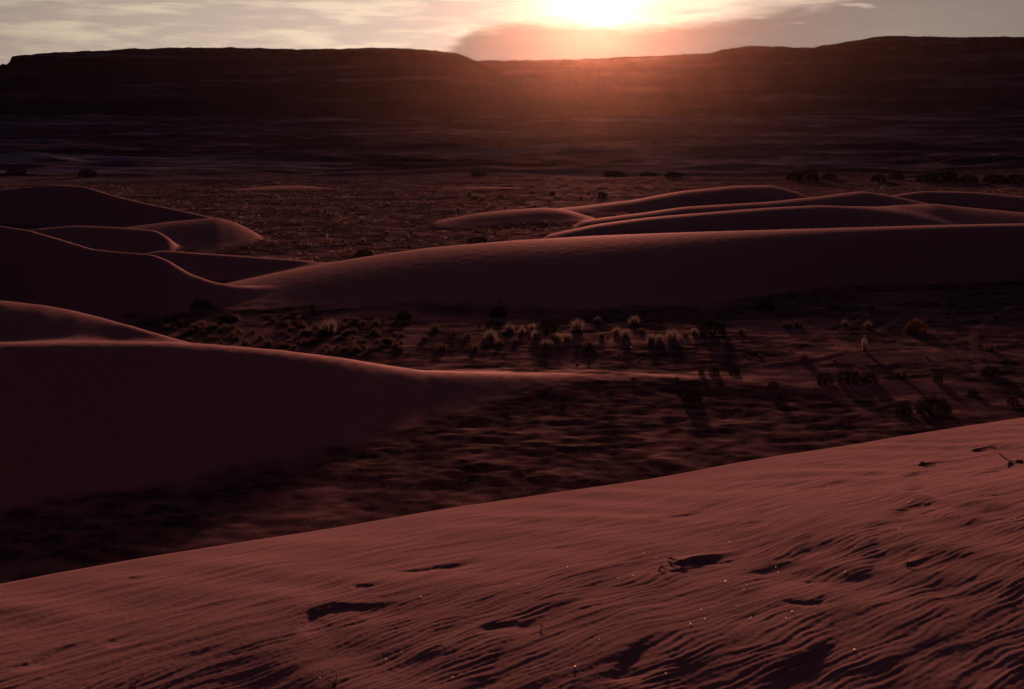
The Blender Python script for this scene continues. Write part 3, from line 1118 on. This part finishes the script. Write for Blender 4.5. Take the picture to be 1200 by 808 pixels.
def cover(name, label, count, amin, amax, rmin, rmax, hmin, hmax, mat, seed, thr):
    rg = np.random.default_rng(seed)
    a = rg.uniform(R(amin), R(amax), count * 3)
    r = np.exp(rg.uniform(math.log(rmin), math.log(rmax), count * 3))
    z, lab, veg, tr, fa, sa = surface(a, r, True)
    x, y = r * np.sin(a), r * np.cos(a)
    clump = fbm(x / 11.0 + 3, y / 8.0, 3)
    ok = (lab == -1) & (tr < .3) & (clump > thr)
    a, r, z, x, y = a[ok][:count], r[ok][:count], z[ok][:count], x[ok][:count], y[ok][:count]
    m = len(a)
    K = 7
    hh = rg.uniform(hmin, hmax, (m, K))
    ww = hh * .10
    ox, oy = rg.normal(0, .16, (m, K)), rg.normal(0, .16, (m, K))
    lx, ly = rg.normal(0, .5, (m, K)) * hh, rg.normal(0, .5, (m, K)) * hh
    wa = rg.uniform(0, math.pi, (m, K))
    bx, by, bz = x[:, None] + ox, y[:, None] + oy, z[:, None] - .03 + 0 * ox
    P0 = np.stack([bx - np.cos(wa) * ww, by - np.sin(wa) * ww, bz], -1)
    P1 = np.stack([bx + np.cos(wa) * ww, by + np.sin(wa) * ww, bz], -1)
    P2 = np.stack([bx + lx, by + ly, bz + hh], -1)
    VV = np.stack([P0, P1, P2], 2).reshape(-1, 3)
    T = np.arange(len(VV)).reshape(-1, 3)
    link(name, mesh_np(name, VV, None, mat, smooth=False, tris=T), kind='stuff', label=label, category='grass')


cover('dry_grass', 'thin dry grass covering the far flat behind the long dune', 12000, -24, 24, 140, 420, .10, .28, M_RUST, 5, -.15)
cover('straw_grass', 'scattered straw-coloured grass clumps mixed through the far flat', 1800, -24, 24, 145, 400, .18, .45, M_STRAW, 8, .05)
cover('brown_grass', 'short brown grass and litter covering the near flats', 11000, -24, 24, 50, 135, .03, .11, M_COVER, 6, -.1)

# ------------------------------------------------------------------ twigs and flecks on the near dune
def twig(label, branches, rad=.004):
    """branches: lists of (photo u, v, height above the sand)"""
    vs, qs = [], []
    b0 = fore_point(*branches[0][0][:2])
    for br in branches:
        pts = []
        for (u, v, h) in br:
            p = fore_point(u, v)
            pts.append(Vector((p.x, p.y, p.z + h)) - b0)
        tube(vs, qs, pts, rad, rad * .45, 5)
    o = link('twig', mesh_np('twig', vs, qs, M_WOOD), None, label, 'twig')
    o.location = b0
    return o


twig('forked dead twig sticking up from the sand near the top of the nearest dune',
     [[(1199, 541.5, .006), (1192, 541.5, .008), (1184, 542.5, .012), (1177, 541, .035), (1170, 540, .075)],
      [(1184, 542.5, .01), (1182, 545, .012), (1181, 548, .004)]], .012)
twig('thin dark twig lying flat beside the forked one', [[(1140, 528, .004), (1150, 527, .012), (1160, 526, .012), (1168, 525.5, .006)],
                                                        [(1142, 528, .006), (1141, 530, .002)]], .010)
twig('small dark stub at the head of a long sand tail', [[(1077, 546, .0), (1079, 545, .025), (1082, 544, .03)], [(1079, 545, .02), (1088, 544.5, .015), (1096, 544, .005)],
                                                       [(1078, 546, .0), (1083, 546, .012), (1090, 545.5, .006)]], .008)
twig('crooked dead twig lying at a wind-cut bank mid-slope', [[(783, 656, .012), (790, 659, .018), (797, 660, .016), (804, 659.5, .012)],
                                                             [(788, 658, .016), (786, 655, .022)], [(797, 660, .016), (800, 663, .004)]], .006)
twig('short stub poking from the lower lip of the bank', [[(772, 669, .0), (774, 667, .02), (778, 667, .022)], [(774, 668, .016), (781, 668, .008)]], .006)
twig('tiny three-pronged twig on the smooth lower slope', [[(1063, 665, 0), (1064, 662, .015), (1062, 659.5, .02)], [(1064, 662, .015), (1070, 660.5, .012)],
                                                          [(1064, 662, .012), (1059, 661, .008)]], .004)
twig('small dead tuft of twigs at the very bottom of the slope', [[(392, 806, 0), (394, 801, .02), (395, 797, .03)], [(392, 806, 0), (388, 802, .015), (384, 800, .012)],
                                                                [(393, 804, .005), (400, 802, .015), (404, 799, .018)], [(392, 806, 0), (391, 800, .02)]], .004)
twig('small knot of roots exposed in a hollow of the ripples', [[(160, 800, 0), (166, 797, .016), (172, 799, .01)], [(166, 797, .014), (168, 794, .02)],
                                                              [(163, 799, .01), (156, 798, .006)]], .004)
twig('little dark stub in the lee of a ripple', [[(634, 739, 0), (636, 737, .016), (641, 740, .010)], [(636, 737, .014), (633, 735, .016)]], .004)

FL = [(866, 620), (816, 614), (842, 623), (843, 622), (855, 636), (880, 638), (893, 633), (827, 645), (754, 649), (769, 654), (742, 675), (724, 678), (850, 682), (875, 686),
      (872, 691), (865, 710), (880, 724), (878, 726), (809, 732), (826, 726), (821, 715), (909, 665), (912, 671), (990, 671), (1003, 642), (970, 569), (1065, 589),
      (912, 598), (928, 717), (921, 725), (674, 782), (780, 790), (493, 700), (452, 773), (530, 794), (375, 795), (470, 765), (839, 557), (885, 564), (970, 570),
      (1190, 609), (702, 750), (607, 685), (665, 665), (808, 593), (833, 598), (707, 622), (951, 784), (1130, 687), (1054, 620), (1001, 762), (580, 660)]
vs, qs = [], []
rg = random.Random(3)
for (u, v) in FL:
    p = fore_point(u, v)
    d = math.hypot(p.x, p.y)
    s = rg.uniform(.0022, .0046) * (1.5 if rg.random() < .2 else 1)
    c = p + Vector((0, 0, s * .7))
    a = rg.uniform(-.5, .5)
    w = Vector((math.cos(a), math.sin(a), 0))
    up = Vector((-math.sin(a) * .25, math.cos(a) * .25, 1)).normalized()
    nn_ = w.cross(up) * (s * .15)
    b = len(vs)
    for q in (-w - up * .8, w * .7 - up, w + up * .7, -w * .6 + up):
        vs.append(tuple(c + q * s + nn_))
    for q in (-w - up * .8, w * .7 - up, w + up * .7, -w * .6 + up):
        vs.append(tuple(c + q * s - nn_))
    qs += [(b, b + 1, b + 2, b + 3), (b + 7, b + 6, b + 5, b + 4)] + [(b + i, b + 4 + i, b + 4 + (i + 1) % 4, b + (i + 1) % 4) for i in range(4)]
link('seed_husk', mesh_np('seed_husk', vs, qs, M_FLECK, smooth=False), kind='stuff', category='husks',
     label='tiny dry husks glinting in the low sun on the nearest dune')

# a scrap of litter flashing in the sun by the hummock
p = valley_point(740, 408)
k = .055
vs = [(-k, -.004, -.01), (k * .8, -.004, 0), (k, .004, k * 1.5), (-k * .7, .004, k * 1.7), (-k, .006, -.01), (k * .8, .006, 0), (k, .014, k * 1.5), (-k * .7, .014, k * 1.7)]
qs = [(0, 1, 2, 3), (7, 6, 5, 4)] + [(i, 4 + i, 4 + (i + 1) % 4, (i + 1) % 4) for i in range(4)]
o = link('litter_scrap', mesh_np('litter_scrap', vs, qs, M_FLECK, smooth=False), None, 'tiny bright scrap glinting on the ground beside the tufted hummock', 'litter')
o.location = p
